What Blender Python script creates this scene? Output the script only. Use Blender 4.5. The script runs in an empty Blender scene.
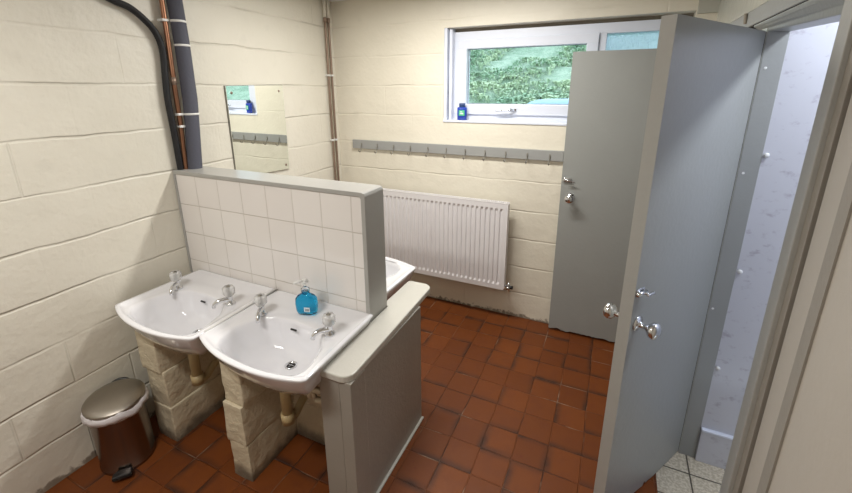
import bpy, bmesh, math, random
from mathutils import Vector, Matrix, noise
random.seed(7)
C = bpy.context.scene.collection
PI = math.pi

# ------------------------------------------------------------------ camera
YAW, PITCH, ROLL, FPX = 0.43357, 0.27708, -0.00463, 401.737
cyw, syw, cp, sp = math.cos(YAW), math.sin(YAW), math.cos(PITCH), math.sin(PITCH)
F = Vector((-syw*cp, cyw*cp, -sp)); R0 = Vector((cyw, syw, 0)); U0 = R0.cross(F)
cr, sr = math.cos(ROLL), math.sin(ROLL)
R = R0*cr + U0*sr; U = -R0*sr + U0*cr
cd = bpy.data.cameras.new('camera'); cam = bpy.data.objects.new('camera', cd); C.objects.link(cam)
M = Matrix((( R.x, U.x, -F.x, 1.96224), (R.y, U.y, -F.y, -2.61427), (R.z, U.z, -F.z, 1.59215), (0, 0, 0, 1)))
cam.matrix_world = M
cd.sensor_width = 36; cd.lens = FPX/852*36; cd.shift_y = -(246.5-203.084)/852; cd.clip_start = .02
bpy.context.scene.camera = cam

# ------------------------------------------------------------------ world, lights, exposure
w = bpy.data.worlds.new('overcast_sky'); bpy.context.scene.world = w; w.use_nodes = True
w.node_tree.nodes['Background'].inputs[0].default_value = (.78, .88, 1, 1)
w.node_tree.nodes['Background'].inputs[1].default_value = 2.9
vs = bpy.context.scene.view_settings
vs.view_transform = 'Standard'; vs.look = 'None'; vs.gamma = 1; vs.use_curve_mapping = False; vs.exposure = 0
def area(name, loc, size, sy, power, col, rot=(0, 0, 0)):
    l = bpy.data.lights.new(name, 'AREA'); l.shape = 'RECTANGLE'; l.size = size; l.size_y = sy; l.energy = power; l.color = col
    o = bpy.data.objects.new(name, l); C.objects.link(o); o.location = loc; o.rotation_euler = rot; return o
area('room_tube_light', (1.12, -.75, 2.17), .9, .12, 25, (1, .97, .92))
area('entrance_tube_light', (.85, -2.62, 2.17), .6, .14, 19.5, (1, .97, .92))
area('cubicle_light', (2.84, -1.18, 2.17), .16, .45, 11, (.86, .91, 1))

# ------------------------------------------------------------------ materials
class NB:
    def __init__(s, name):
        s.m = bpy.data.materials.new(name); s.m.use_nodes = True; s.nt = s.m.node_tree
        s.b = s.nt.nodes['Principled BSDF']; s.out = s.nt.nodes['Material Output']
    def n(s, t, **k):
        x = s.nt.nodes.new(t)
        for a, v in k.items(): setattr(x, a, v)
        return x
    def l(s, a, b): s.nt.links.new(a, b)
    def math(s, op, a, b=None, c=None):
        x = s.n('ShaderNodeMath', operation=op)
        for i, v in enumerate((a, b, c)):
            if v is None: continue
            if isinstance(v, (int, float)): x.inputs[i].default_value = v
            else: s.l(v, x.inputs[i])
        return x.outputs[0]
    def mix(s, f, a, b):
        x = s.n('ShaderNodeMix', data_type='RGBA')
        for i, v in ((0, f), (6, a), (7, b)):
            if isinstance(v, (int, float)): x.inputs[i].default_value = v
            elif isinstance(v, tuple): x.inputs[i].default_value = (*v, 1)
            else: s.l(v, x.inputs[i])
        return x.outputs[2]
    def noise(s, scale, detail=4, vec=None, rough=.55):
        x = s.n('ShaderNodeTexNoise'); x.inputs['Scale'].default_value = scale; x.inputs['Detail'].default_value = detail
        x.inputs['Roughness'].default_value = rough
        s.l(vec if vec is not None else s.obj(), x.inputs['Vector']); return x.outputs['Fac']
    def obj(s):
        if not hasattr(s, '_o'): s._o = s.n('ShaderNodeTexCoord').outputs['Object']
        return s._o
    def xyz(s, vec=None):
        x = s.n('ShaderNodeSeparateXYZ'); s.l(vec if vec is not None else s.obj(), x.inputs[0]); return x.outputs
    def ramp(s, f, a, b):
        x = s.n('ShaderNodeMapRange'); x.inputs['From Min'].default_value = a; x.inputs['From Max'].default_value = b
        x.interpolation_type = 'SMOOTHSTEP'; s.l(f, x.inputs['Value']); return x.outputs[0]
    def bump(s, h, dist, strength=1, prev=None):
        x = s.n('ShaderNodeBump'); x.inputs['Distance'].default_value = dist; x.inputs['Strength'].default_value = strength
        s.l(h, x.inputs['Height'])
        if prev is not None: s.l(prev, x.inputs['Normal'])
        s.l(x.outputs[0], s.b.inputs['Normal']); return x.outputs[0]
    def col(s, v):
        if isinstance(v, tuple): s.b.inputs['Base Color'].default_value = (*v, 1)
        else: s.l(v, s.b.inputs['Base Color'])
    def set(s, **k):
        for a, v in k.items(): s.b.inputs[a.replace('_', ' ')].default_value = v

def paint(name, c, rough=.4, var=.06, bump=.0006, scale=30, metallic=0, coat=0):
    m = NB(name); f = m.noise(scale*.2, 5)
    m.col(m.mix(f, tuple(v*(1-var) for v in c), tuple(min(1, v*(1+var)) for v in c)))
    m.set(Roughness=rough, Metallic=metallic, Coat_Weight=coat)
    if bump: m.bump(m.noise(scale*2, 3), bump)
    return m.m

def block_wall(name, axis, c1, c2, off=0.0, rowh=.2035, gr=1.0):
    """cream gloss painted blockwork; axis 'x' = wall plane x const"""
    m = NB(name); X, Y, Z = m.xyz()
    cb = m.n('ShaderNodeCombineXYZ')
    wob = m.noise(3.0, 3)
    m.l(Y if axis == 'x' else X, cb.inputs[0])
    m.l(m.math('ADD', m.math('ADD', Z, m.math('MULTIPLY', m.math('SUBTRACT', wob, .5), .035)), off), cb.inputs[1])
    br = m.n('ShaderNodeTexBrick'); br.offset = .5
    m.l(cb.outputs[0], br.inputs['Vector'])
    for k, v in (('Scale', 1), ('Mortar Size', .006), ('Mortar Smooth', .9), ('Brick Width', .43), ('Row Height', rowh), ('Bias', 0)): br.inputs[k].default_value = v
    mask = m.ramp(m.noise(2.3, 2), .34, .62)
    zz = m.math('DIVIDE', m.math('ADD', m.math('ADD', Z, m.math('MULTIPLY', m.math('SUBTRACT', wob, .5), .035)), off), rowh)
    fz = m.math('FRACT', zz); dz = m.math('MULTIPLY', m.math('MINIMUM', fz, m.math('SUBTRACT', 1, fz)), rowh)
    row = m.math('SUBTRACT', 1, m.ramp(dz, .001, .008))
    vmask = m.ramp(m.noise(1.7, 1), .52, .64)
    groove = m.math('MAXIMUM', m.math('MULTIPLY', row, m.math('ADD', .12, m.math('MULTIPLY', mask, .88))), m.math('MULTIPLY', br.outputs['Fac'], m.math('ADD', .06, m.math('MULTIPLY', vmask, .5))))
    blot = m.noise(1.3, 5); fine = m.noise(9, 6)
    base = m.mix(m.ramp(blot, .3, .7), c1, c2)
    base = m.mix(m.math('MULTIPLY', m.ramp(fine, .58, .72), .35), base, tuple(v*.86 for v in c1))
    # darker tint along the grooves, and grime at floor level
    base = m.mix(m.math('MULTIPLY', m.ramp(groove, .45, 1.0), .16), base, (.36, .31, .22))
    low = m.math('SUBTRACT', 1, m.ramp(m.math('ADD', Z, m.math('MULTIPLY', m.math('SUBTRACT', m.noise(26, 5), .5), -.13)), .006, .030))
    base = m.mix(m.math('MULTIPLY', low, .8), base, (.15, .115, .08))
    m.col(base); m.set(Roughness=.42)
    h = m.math('SUBTRACT', m.math('ADD', m.math('MULTIPLY', m.noise(7, 3), .9), m.math('MULTIPLY', m.noise(55, 4), .18)), m.math('MULTIPLY', groove, .50*gr))
    m.bump(h, .010, .85)
    return m.m

MAT = {}
MAT['wall_l'] = block_wall('cream_block_paint_left', 'x', (.80, .765, .665), (.745, .71, .61), off=.011)
MAT['wall_b'] = block_wall('cream_block_paint_back', 'y', (.81, .765, .645), (.76, .715, .60), off=.014, gr=.6)
MAT['wall_plain'] = paint('cream_wall_paint', (.52, .485, .43), .35, .04, .001, 12)
MAT['ceiling'] = paint('white_ceiling_paint', (.85, .85, .86), .7)
MAT['grey'] = paint('grey_gloss_door_paint', (.335, .345, .330), .33, .04, .0008, 25)
MAT['grey_edge'] = paint('grey_frame_paint', (.45, .455, .435), .38, .04, .0008, 25)
MAT['grey_rail'] = paint('grey_rail_paint', (.33, .335, .325), .45, .05)
MAT['counter'] = paint('pale_grey_counter_paint', (.60, .585, .53), .32, .05, .0008)
MAT['cap'] = paint('grey_capping_paint', (.40, .395, .375), .3, .03, .0006)
MAT['cab'] = paint('taupe_grey_cabinet_paint', (.34, .315, .275), .36, .05, .001)
MAT['dark'] = paint('dark_gap', (.02, .018, .016), .8)
MAT['rough_edge'] = paint('splintered_bare_edge', (.30, .27, .22), .8, .3)
MAT['pvc'] = paint('white_pvc', (.74, .78, .88), .25, .02, 0)  # bluish tint puts the sky light from outside into the white
MAT['gasket_grey'] = paint('grey_window_gasket', (.25, .27, .33), .5)  # even grey of the gasket strips round the pane
MAT['ceramic'] = paint('white_glazed_ceramic', (.82, .82, .85), .09, .02, 0, coat=.5)
MAT['enamel'] = paint('white_radiator_enamel', (.80, .78, .79), .28, .02, 0)
MAT['chrome'] = paint('chrome', (.75, .76, .78), .10, .02, 0, metallic=1)
MAT['steel'] = paint('brushed_steel', (.40, .365, .32), .40, .1, .0004, 60, metallic=1)
MAT['binsteel'] = paint('dark_reflective_bin_steel', (.30, .25, .22), .22, .1, 0, metallic=1)
MAT['hook'] = paint('dull_hook_steel', (.28, .27, .24), .4, .1, 0, metallic=.8)
MAT['black'] = paint('black_plastic', (.012, .012, .013), .38, .1, 0)
MAT['cable'] = paint('black_cable_sheath', (.006, .006, .008), .6, .1, .0004)
MAT['foam'] = paint('slate_grey_pipe_foam', (.085, .088, .115), .75, .08, .0015, 40)
MAT['copper'] = paint('tarnished_copper', (.30, .15, .09), .36, .5, .0003, 30, metallic=.9)
MAT['oldcopper'] = paint('dull_grey_brown_copper', (.30, .22, .17), .45, .35, .0003, 30, metallic=.6)
MAT['clip'] = paint('white_plastic_clip', (.8, .8, .78), .4)
MAT['wastepipe'] = paint('yellowed_plastic_pipe', (.47, .36, .19), .4, .12, 0)
MAT['liner'] = paint('white_bin_liner_film', (.75, .72, .74), .3, .03, .001)
MAT['soaplabel'] = paint('pale_label', (.75, .85, .9), .5)
MAT['inkblack'] = paint('label_ink', (.03, .03, .05), .5, .02, 0)
MAT['bluebottle'] = paint('royal_blue_plastic', (.02, .06, .42), .25, .05, 0)
MAT['navy'] = paint('navy_bottle_cap', (.02, .05, .16), .3, .05, 0)
MAT['greenlabel'] = paint('green_label', (.10, .55, .25), .4, .05, 0)
MAT['sealant'] = paint('grubby_sealant', (.55, .50, .42), .6, .2)
MAT['caulk'] = paint('white_caulk', (.62, .62, .58), .5, .1)

def glass(name, col=(1, 1, 1), rough=0.0, ior=1.45, thin=False):
    m = NB(name)
    m.set(Roughness=rough, IOR=ior, Transmission_Weight=1.0); m.col(col); return m
MAT['crystal'] = glass('clear_acrylic', (1, 1, 1), .10, 1.49).m
MAT['crystal'].node_tree.nodes['Principled BSDF'].inputs['Transmission Weight'].default_value = .6
MAT['clearplastic'] = glass('clear_pump_plastic', (.93, .97, .98), .08, 1.3).m
MAT['soap'] = glass('blue_liquid_soap', (.02, .42, .74), .04, 1.36).m
# plain window pane: transparent with a slight reflection
def pane(name, tint):
    m = NB(name); nt = m.nt
    tr = m.n('ShaderNodeBsdfTransparent'); tr.inputs[0].default_value = (*tint, 1)
    gl = m.n('ShaderNodeBsdfGlossy'); gl.inputs['Roughness'].default_value = .02
    lw = m.n('ShaderNodeLayerWeight'); lw.inputs[0].default_value = .5
    mx = m.n('ShaderNodeMixShader'); m.l(m.math('ADD', .03, m.math('MULTIPLY', m.math('POWER', lw.outputs['Facing'], 5), .8)), mx.inputs[0]); m.l(tr.outputs[0], mx.inputs[1]); m.l(gl.outputs[0], mx.inputs[2])
    m.l(mx.outputs[0], m.out.inputs[0]); return m.m
MAT['pane'] = pane('clear_window_glass', (.94, .98, .97))
m = glass('obscure_window_glass', (.74, .89, 1.0), .45)
v = m.n('ShaderNodeMapping'); v.inputs['Scale'].default_value = (170, 60, 30); m.l(m.obj(), v.inputs[0])
m.bump(m.noise(1, 3, v.outputs[0]), .03); MAT['obscure'] = m.m
m = NB('mirror_silver'); m.col((.86, .90, .87)); m.set(Metallic=1, Roughness=.015); MAT['mirror'] = m.m

# glazed wall tiles: pitch .151, grout lines
m = NB('white_wall_tiles'); X, Y, Z = m.xyz()
def grid(m, a, pitch, off, wdt):
    f = m.math('FRACT', m.math('DIVIDE', m.math('SUBTRACT', a, off), pitch))
    d = m.math('MULTIPLY', m.math('MINIMUM', f, m.math('SUBTRACT', 1, f)), pitch)
    return m.math('SUBTRACT', 1, m.ramp(d, wdt*.35, wdt)), f, m.math('FLOOR', m.math('DIVIDE', m.math('SUBTRACT', a, off), pitch))
gx, fx_, ix = grid(m, X, .1511, -.0022, .0024); gz, fz_, iz = grid(m, Z, .1511, 1.1901, .0024)
g = m.math('MAXIMUM', gx, gz)
cb = m.n('ShaderNodeCombineXYZ'); m.l(ix, cb.inputs[0]); m.l(iz, cb.inputs[1])
wn = m.n('ShaderNodeTexWhiteNoise'); m.l(cb.outputs[0], wn.inputs[0])
base = m.mix(wn.outputs[0], (.82, .785, .755), (.85, .82, .79))
g2 = m.math('MAXIMUM', m.math('MULTIPLY', gx, .55), gz)
m.col(m.mix(m.math('MULTIPLY', g2, m.math('ADD', .15, m.math('MULTIPLY', m.noise(5), .8))), base, (.45, .39, .31)))
m.set(Roughness=.12, Coat_Weight=.3)
m.bump(m.math('SUBTRACT', 1, g), .0015); MAT['tiles'] = m.m

# red quarry tiles
m = NB('red_quarry_tiles'); X, Y, Z = m.xyz()
wv = m.noise(6, 2)
wx = m.math('ADD', X, m.math('MULTIPLY', m.math('SUBTRACT', wv, .5), .012)); wy = m.math('ADD', Y, m.math('MULTIPLY', m.math('SUBTRACT', m.noise(5, 2), .5), .012))
gx, fx_, ix = grid(m, wx, .1430, 1.2790, .0038); gy, fy_, iy = grid(m, wy, .1457, -.1553, .0038)
g = m.math('MAXIMUM', gx, gy)
cb = m.n('ShaderNodeCombineXYZ'); m.l(ix, cb.inputs[0]); m.l(iy, cb.inputs[1])
wn = m.n('ShaderNodeTexWhiteNoise'); m.l(cb.outputs[0], wn.inputs[0])
sc = m.n('ShaderNodeSeparateColor'); m.l(wn.outputs[1], sc.inputs[0])
base = m.mix(wn.outputs[0], (.150, .040, .0075), (.190, .052, .010))
base = m.mix(m.math('MULTIPLY', m.ramp(m.noise(14, 5), .4, .7), .35), base, (.13, .035, .014))
# kiln flashing: dark bands along one or two edges of each tile
def edgeband(f, rnd, lo):
    a = m.math('MULTIPLY', m.math('SUBTRACT', 1, m.ramp(f, .0, .26)), m.math('GREATER_THAN', rnd, lo))
    b = m.math('MULTIPLY', m.ramp(f, .78, 1.0), m.math('LESS_THAN', rnd, 1-lo-.12))
    return m.math('MAXIMUM', a, b)
eb = m.math('MAXIMUM', edgeband(fx_, sc.outputs[0], .72), edgeband(fy_, sc.outputs[1], .62))
eb = m.math('MULTIPLY', eb, m.math('ADD', .35, m.math('MULTIPLY', m.ramp(m.noise(9, 3), .3, .7), .6)))
base = m.mix(eb, base, (.042, .020, .013))
gm = m.math('MULTIPLY', g, m.math('ADD', .05, m.math('MULTIPLY', m.ramp(m.noise(4, 3), .46, .66), .75)))
base = m.mix(gm, base, m.mix(m.ramp(m.noise(5, 3), .5, .6), (.05, .025, .018), (.33, .22, .15)))
drip = m.ramp(m.noise(17, 2), .70, .73)
base = m.mix(m.math('MULTIPLY', drip, .5), base, (.13, .022, .010))
m.col(base)
rr = m.n('ShaderNodeMapRange'); m.l(m.noise(10, 5), rr.inputs[0]); rr.inputs[3].default_value = .36; rr.inputs[4].default_value = .66
m.l(rr.outputs[0], m.b.inputs['Roughness']); m.b.inputs['Specular IOR Level'].default_value = .28
m.bump(m.math('ADD', m.math('MULTIPLY', m.math('SUBTRACT', 1, g), .8), m.math('MULTIPLY', m.noise(22, 4), .5)), .0030); MAT['floor'] = m.m

# beige cubicle tiles
m = NB('beige_textured_floor_tiles'); X, Y, Z = m.xyz()
gx, _, _ = grid(m, X, .143, 2.42, .0042); gy, _, _ = grid(m, Y, .143, -.930, .0042)
g = m.math('MAXIMUM', gx, gy)
base = m.mix(m.ramp(m.noise(95, 3), .42, .6), (.48, .42, .31), (.66, .60, .48))
m.col(m.mix(m.math('MULTIPLY', g, .9), base, (.045, .035, .025))); m.set(Roughness=.45); m.bump(m.math('SUBTRACT', 1, g), .002); MAT['beige'] = m.m

# marbled wall board
m = NB('pale_marbled_board')
v = m.n('ShaderNodeMapping'); v.inputs['Scale'].default_value = (1, 1, 1.4); v.inputs['Rotation'].default_value = (.3, .6, .2); m.l(m.obj(), v.inputs[0])
f = m.noise(24, 6, v.outputs[0], .6)
base = m.mix(m.ramp(f, .55, .75), (.60, .61, .66), (.42, .40, .46))
m.col(base); m.set(Roughness=.25); MAT['marble'] = m.m

# soiled over-door wall
MAT['overdoor'] = paint('pale_soiled_gloss_wall', (.52, .52, .46), .22, .16, .002, 14)

# ------------------------------------------------------------------ helpers
def link(name, bm, mat, parent=None, smooth=False, loc=None):
    me = bpy.data.meshes.new(name); bm.normal_update(); bm.to_mesh(me); bm.free()
    if isinstance(mat, (list, tuple)):
        for q in mat: me.materials.append(q)
    elif mat is not None: me.materials.append(mat)
    if smooth:
        for p_ in me.polygons: p_.use_smooth = True
    o = bpy.data.objects.new(name, me); C.objects.link(o)
    if parent: o.parent = parent
    if loc: o.location = loc
    return o
def box(bm, a, b, bev=0.0, seg=2):
    x0, y0, z0 = a; x1, y1, z1 = b
    vs_ = [bm.verts.new(v) for v in ((x0,y0,z0),(x1,y0,z0),(x1,y1,z0),(x0,y1,z0),(x0,y0,z1),(x1,y0,z1),(x1,y1,z1),(x0,y1,z1))]
    fs = [bm.faces.new([vs_[i] for i in q]) for q in ((3,2,1,0),(4,5,6,7),(0,1,5,4),(1,2,6,5),(2,3,7,6),(3,0,4,7))]
    if bev:
        es = list({e for f in fs for e in f.edges})
        bmesh.ops.bevel(bm, geom=es, offset=bev, segments=seg, profile=.5, affect='EDGES')
    return bm
def boxes(lst, bev=0.0):
    bm = bmesh.new()
    for a, b in lst: box(bm, a, b, bev)
    return bm
def tube(bm, pts, r, seg=12, cap=True):
    pts = [Vector(p_) for p_ in pts]; rs = r if isinstance(r, (list, tuple)) else [r]*len(pts)
    rings = []; prev = None
    for i, p_ in enumerate(pts):
        t = (pts[min(i+1, len(pts)-1)] - pts[max(i-1, 0)]).normalized()
        if prev is None:
            a = t.cross(Vector((0, 0, 1))) if abs(t.z) < .9 else t.cross(Vector((1, 0, 0)))
        else: a = prev - t*prev.dot(t)
        a.normalize(); prev = a; b = t.cross(a)
        rings.append([bm.verts.new(p_ + (a*math.cos(2*PI*k/seg) + b*math.sin(2*PI*k/seg))*rs[i]) for k in range(seg)])
    for i in range(len(rings)-1):
        for k in range(seg): bm.faces.new((rings[i][k], rings[i][(k+1) % seg], rings[i+1][(k+1) % seg], rings[i+1][k]))
    if cap: bm.faces.new(rings[0][::-1]); bm.faces.new(rings[-1])
    return bm
def lathe(bm, prof, seg=32, axis='z', origin=(0, 0, 0), lobes=0, lobe_amp=0):
    rings = []; o = Vector(origin)
    for r, z in prof:
        ring = []
        for k in range(seg):
            a = 2*PI*k/seg; rr_ = r*(1+lobe_amp*math.cos(lobes*a)) if lobes else r
            v_ = Vector((rr_*math.cos(a), rr_*math.sin(a), z))
            if axis == 'x': v_ = Vector((v_.z, v_.x, v_.y))
            if axis == '-y': v_ = Vector((v_.x, -v_.z, v_.y))
            ring.append(bm.verts.new(o+v_))
        rings.append(ring)
    for i in range(len(rings)-1):
        for k in range(seg): bm.faces.new((rings[i][k], rings[i][(k+1) % seg], rings[i+1][(k+1) % seg], rings[i+1][k]))
    bm.faces.new(rings[0][::-1]); bm.faces.new(rings[-1])
    bmesh.ops.recalc_face_normals(bm, faces=bm.faces); return bm
def smooth_path(pts, n=8):
    P = [Vector(p_) for p_ in pts]; out = []
    for i in range(len(P)-1):
        p0, p1, p2, p3 = P[max(i-1, 0)], P[i], P[i+1], P[min(i+2, len(P)-1)]
        for k in range(n):
            t = k/n
            out.append(.5*((2*p1)+(p2-p0)*t+(2*p0-5*p1+4*p2-p3)*t*t+(3*p1-p0-3*p2+p3)*t**3))
    out.append(P[-1]); return out
def prism(bm, poly, z0, z1, bev=0):
    a = [bm.verts.new((x, y, z0)) for x, y in poly]; b = [bm.verts.new((x, y, z1)) for x, y in poly]
    n = len(poly); fs = [bm.faces.new(a[::-1]), bm.faces.new(b)]
    for i in range(n): fs.append(bm.faces.new((a[i], a[(i+1) % n], b[(i+1) % n], b[i])))
    bmesh.ops.recalc_face_normals(bm, faces=fs)
    if bev: bmesh.ops.bevel(bm, geom=[e for f in fs[:2] for e in f.edges], offset=bev, segments=2, affect='EDGES', profile=.5)
    return bm
def roundpoly(pts, rads, n=6):
    out = []; m_ = len(pts)
    for i in range(m_):
        p0, p1, p2 = Vector(pts[i-1]), Vector(pts[i]), Vector(pts[(i+1) % m_]); r = rads[i]
        if r <= 0: out.append(tuple(p1)); continue
        d1 = (p0-p1).normalized(); d2 = (p2-p1).normalized(); ang = d1.angle(d2); t = r/math.tan(ang/2)
        c = p1+(d1+d2).normalized()*(r/math.sin(ang/2)); a = p1+d1*t-c; b = p1+d2*t-c
        for k in range(n+1):
            s = a.lerp(b, k/n).normalized()*r; out.append(tuple(c+s))
    return out
def tag(o, label=None, cat=None, group=None, kind=None):
    if label: o['label'] = label
    if cat: o['category'] = cat
    if group: o['group'] = group
    if kind: o['kind'] = kind
    return o
def empty(name, loc=(0, 0, 0), rz=0):
    o = bpy.data.objects.new(name, None); C.objects.link(o); o.location = loc; o.rotation_euler = (0, 0, rz); o.empty_display_size = .05; return o
def struct(name, bm, mat, parent=None, label=None, smooth=False):
    o = link(name, bm, mat, parent, smooth)
    if not parent: o['kind'] = 'structure'
    if label: o['label'] = label
    return o
def copy_tree(o, parent=None):
    c = o.copy(); C.objects.link(c)
    if parent: c.parent = parent
    for ch in [q for q in o.children]: copy_tree(ch, c)
    return c

# ------------------------------------------------------------------ the room
CEIL = 2.2; YN = -3.5
struct('floor', boxes([((-.1, YN-.1, -.12), (2.29, .1, 0)), ((2.29, YN-.1, -.12), (2.5, -1.46, 0)), ((2.29, -.75, -.12), (3.6, .1, 0))]), MAT['floor'], label='red-brown quarry tile floor')
struct('floor_cubicle', boxes([((2.29, -1.46, -.12), (3.6, -.75, 0))]), MAT['beige'], label='beige textured tile floor inside the open cubicle')
struct('ceiling', boxes([((-.1, YN-.1, CEIL), (3.6, .1, CEIL+.1))]), MAT['ceiling'])
struct('wall_left', boxes([((-.14, YN-.1, -.12), (0, .1, CEIL))]), MAT['wall_l'])
WX0, WX1, WZ0, WZ1 = .888, 2.28, 1.383, 1.972
struct('wall_back', boxes([((0, 0, -.12), (WX0, .20, CEIL)), ((WX1, 0, -.12), (3.6, .20, CEIL)), ((WX0, 0, -.12), (WX1, .20, WZ0)), ((WX0, 0, WZ1), (WX1, .20, CEIL))]), MAT['wall_b'])
struct('wall_front', boxes([((-.1, YN-.1, 0), (3.6, YN, CEIL))]), MAT['wall_plain'])
# wall with the cubicle doorways (plane x = 2.389)
struct('wall_cubicle_front', boxes([((2.372, -1.43, 1.862), (2.451, 0, CEIL)), ((2.389, -.827, 0), (2.451, -.735, 1.86)), ((2.389, -.045, 0), (2.451, 0, 1.86))]), MAT['overdoor'])
struct('trim_corner_boxing', boxes([((2.283, -.012, 1.955), (2.372, 0, CEIL))]), MAT['overdoor'])
bm = boxes([((2.378, YN, 0), (2.46, -1.524, CEIL)), ((2.378, -1.524, 1.862), (2.46, -1.43, CEIL))])
struct('wall_right', bm, MAT['wall_plain'], label='smooth taupe-cream wall panel beside the doorway')
struct('trim_cover_strip', boxes([((2.3745, YN, 0), (2.3779, YN+.01, CEIL))]+[((2.3735, -1.642, .0), (2.3779, -1.604, CEIL))]), MAT['cab'], label='grey vertical strip on the right wall panel')
struct('wall_cubicle_divider', boxes([((2.451, -.826, 0), (3.6, -.77, CEIL))]), MAT['marble'], label='pale marbled board wall inside the cubicle')
struct('wall_cubicle_far', boxes([((3.5, -1.6, 0), (3.6, -.826, CEIL)), ((3.5, -.77, 0), (3.6, 0, CEIL))]), MAT['marble'])
struct('wall_cubicle_near', boxes([((2.46, -1.66, 0), (3.6, -1.6, CEIL))]), MAT['marble'])
struct('baseboard_cubicle', boxes([((2.452, -.842, 0), (3.5, -.826, .160))], .002), MAT['marble'], label='marbled skirting inside the cubicle')
struct('trim_skirting_bead', boxes([((2.452, -.846, .160), (3.5, -.826, .171))], .003), MAT['pvc'], label='glossy white bead on top of the marbled skirting')

# door frame around the near doorway
def header_bm():
    bm = bmesh.new()
    # front face member, its underside sags towards the near post
    prof = [(2.372, 1.803, 0), (2.372, 1.797, 0), (2.378, 1.793, .3), (2.390, 1.784, .6), (2.394, 1.776, 1), (2.4515, 1.772, 1), (2.4515, 1.803, 0)]
    a = [bm.verts.new((x, -.730, z)) for x, z, k in prof]; b = [bm.verts.new((x, -1.43, z-.033*k)) for x, z, k in prof]
    bm.faces.new(a); bm.faces.new(b[::-1])
    for i in range(len(prof)): bm.faces.new((a[i], b[i], b[(i+1) % len(prof)], a[(i+1) % len(prof)]))
    bmesh.ops.recalc_face_normals(bm, faces=bm.faces)
    bmesh.ops.bevel(bm, geom=list(bm.edges), offset=.002, segments=2, affect='EDGES', profile=.5)
    return bm
fr = empty('trim_door_frame', (0, 0, 0)); fr['kind'] = 'structure'; fr['label'] = 'grey painted timber frame around the open cubicle doorway'
link('header', header_bm(), MAT['grey'], fr)
link('header_groove', boxes([((2.374, -1.43, 1.802), (2.45, -.02, 1.808))]), MAT['dark'], fr)
link('header_board', boxes([((2.3712, -1.43, 1.806), (2.45, -.02, 1.862))], .003), MAT['grey_rail'], fr)
link('jamb', boxes([((2.391, -.8285, 0), (2.4515, -.80, 1.775))], .0015), MAT['grey'], fr)
for px_, z in ((2.40, 1.655), (2.401, 1.292), (2.397, .738)):
    link('screw', lathe(bmesh.new(), [(.0045, 0), (.0045, .001), (.002, .0016)], 10, '-y', (px_+.006, -.8285, z)), MAT['clip'], fr)
for z in (1.361, .912, .476):
    link('screw_cap', lathe(bmesh.new(), [(.008, 0), (.009, .004), (.006, .008), (.002, .0095)], 14, '-y', (2.462, -.828, z)), MAT['clip'], fr)
link('near_post', boxes([((2.363, -1.483, 0), (2.45, -1.430, 2.0))], .002), MAT['grey_edge'], fr)
link('near_post_stop', boxes([((2.3735, -1.512, 0), (2.45, -1.482, 2.0))], .001), MAT['cab'], fr)
link('door_gap', boxes([((2.386, -1.526, 0), (2.45, -1.511, 2.0))]), MAT['dark'], fr)
link('peg', tube(bmesh.new(), [(2.368, -.62, 1.822), (2.364, -.62, 1.858)], .006, 10), MAT['rough_edge'], fr)

# ------------------------------------------------------------------ doors
def ragged_door(width, thick, z0, z1, rag=.012, seed=1, frags=None):
    """door slab along +x from hinge (x=0), thickness along +y, lower edge splintered"""
    rnd = random.Random(seed); bm = bmesh.new(); n = 60; low = []
    for i in range(n+1):
        x = width*i/n; z = z0+rag*(.5*noise.noise(Vector((x*18, seed, 0)))+.5*rnd.random()*.6)
        if frags and frags[0] < x < frags[1]: z += frags[2]*(x-frags[0])/(frags[1]-frags[0]) + (rnd.random() < .25)*.02
        low.append((x, z))
    rows = []
    for y in (0, thick):
        rows.append(([bm.verts.new((x, y, z)) for x, z in low], [bm.verts.new((x, y, z0+.06)) for x, z in low], [bm.verts.new((x, y, z1)) for x, z in low]))
    for i in range(n):
        for k in (0, 1):
            for (a, b) in ((0, 1), (1, 2)):
                bm.faces.new((rows[k][a][i], rows[k][a][i+1], rows[k][b][i+1], rows[k][b][i]))
        bm.faces.new((rows[0][0][i], rows[0][0][i+1], rows[1][0][i+1], rows[1][0][i])).material_index = 1
        bm.faces.new((rows[0][2][i], rows[0][2][i+1], rows[1][2][i+1], rows[1][2][i]))
    for i in (0, n):
        for (a, b) in ((0, 1), (1, 2)): bm.faces.new((rows[0][a][i], rows[1][a][i], rows[1][b][i], rows[0][b][i])).material_index = 2
    bmesh.ops.recalc_face_normals(bm, faces=bm.faces); return bm
def knob(parent, loc, sgn, label=None):
    """round chrome knob, axis along local -y (sgn=1) or +y"""
    k = link('door_knob', lathe(bmesh.new(), [(.026, 0), (.026, .004), (.014, .007), (.009, .012), (.009, .030), (.016, .036), (.025, .044), (.028, .053), (.026, .062), (.016, .068), (.004, .070)], 28, '-y'), MAT['chrome'], parent, True, loc)
    if sgn < 0: k.rotation_euler = (0, 0, PI)
    if label: k['label'] = label
    return k
def thumb_latch(parent, loc, rz=0):
    l_ = empty('latch', loc, rz); l_.parent = parent
    # mesh part, not an empty: plate, barrel and turn lever
    bpy.data.objects.remove(l_)
    bm = boxes([((-.022, -.004, -.012), (.022, 0, .012))], .0015)
    tube(bm, [(-.030, -.010, 0), (.020, -.010, 0)], .006, 12)
    tube(bm, [(.004, -.010, 0), (.004, -.026, 0)], .005, 10)
    box(bm, (-.006, -.032, -.004), (.030, -.024, .004), .002)
    tube(bm, [(.026, -.028, .002), (.040, -.026, -.008)], .0035, 8)
    return link('latch', bm, MAT['chrome'], parent, True, loc)
# near door, hinged on the far jamb, standing open at 31 degrees
D1 = empty('door_1', (2.387, -.829, 0)); tag(D1, 'grey cubicle door standing open in the foreground, splintered bottom edge', kind='structure')
dx, dy = 2.077-2.387, -1.342+.829; ang = math.atan2(dy, dx); D1.rotation_euler = (0, 0, ang)
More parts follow.
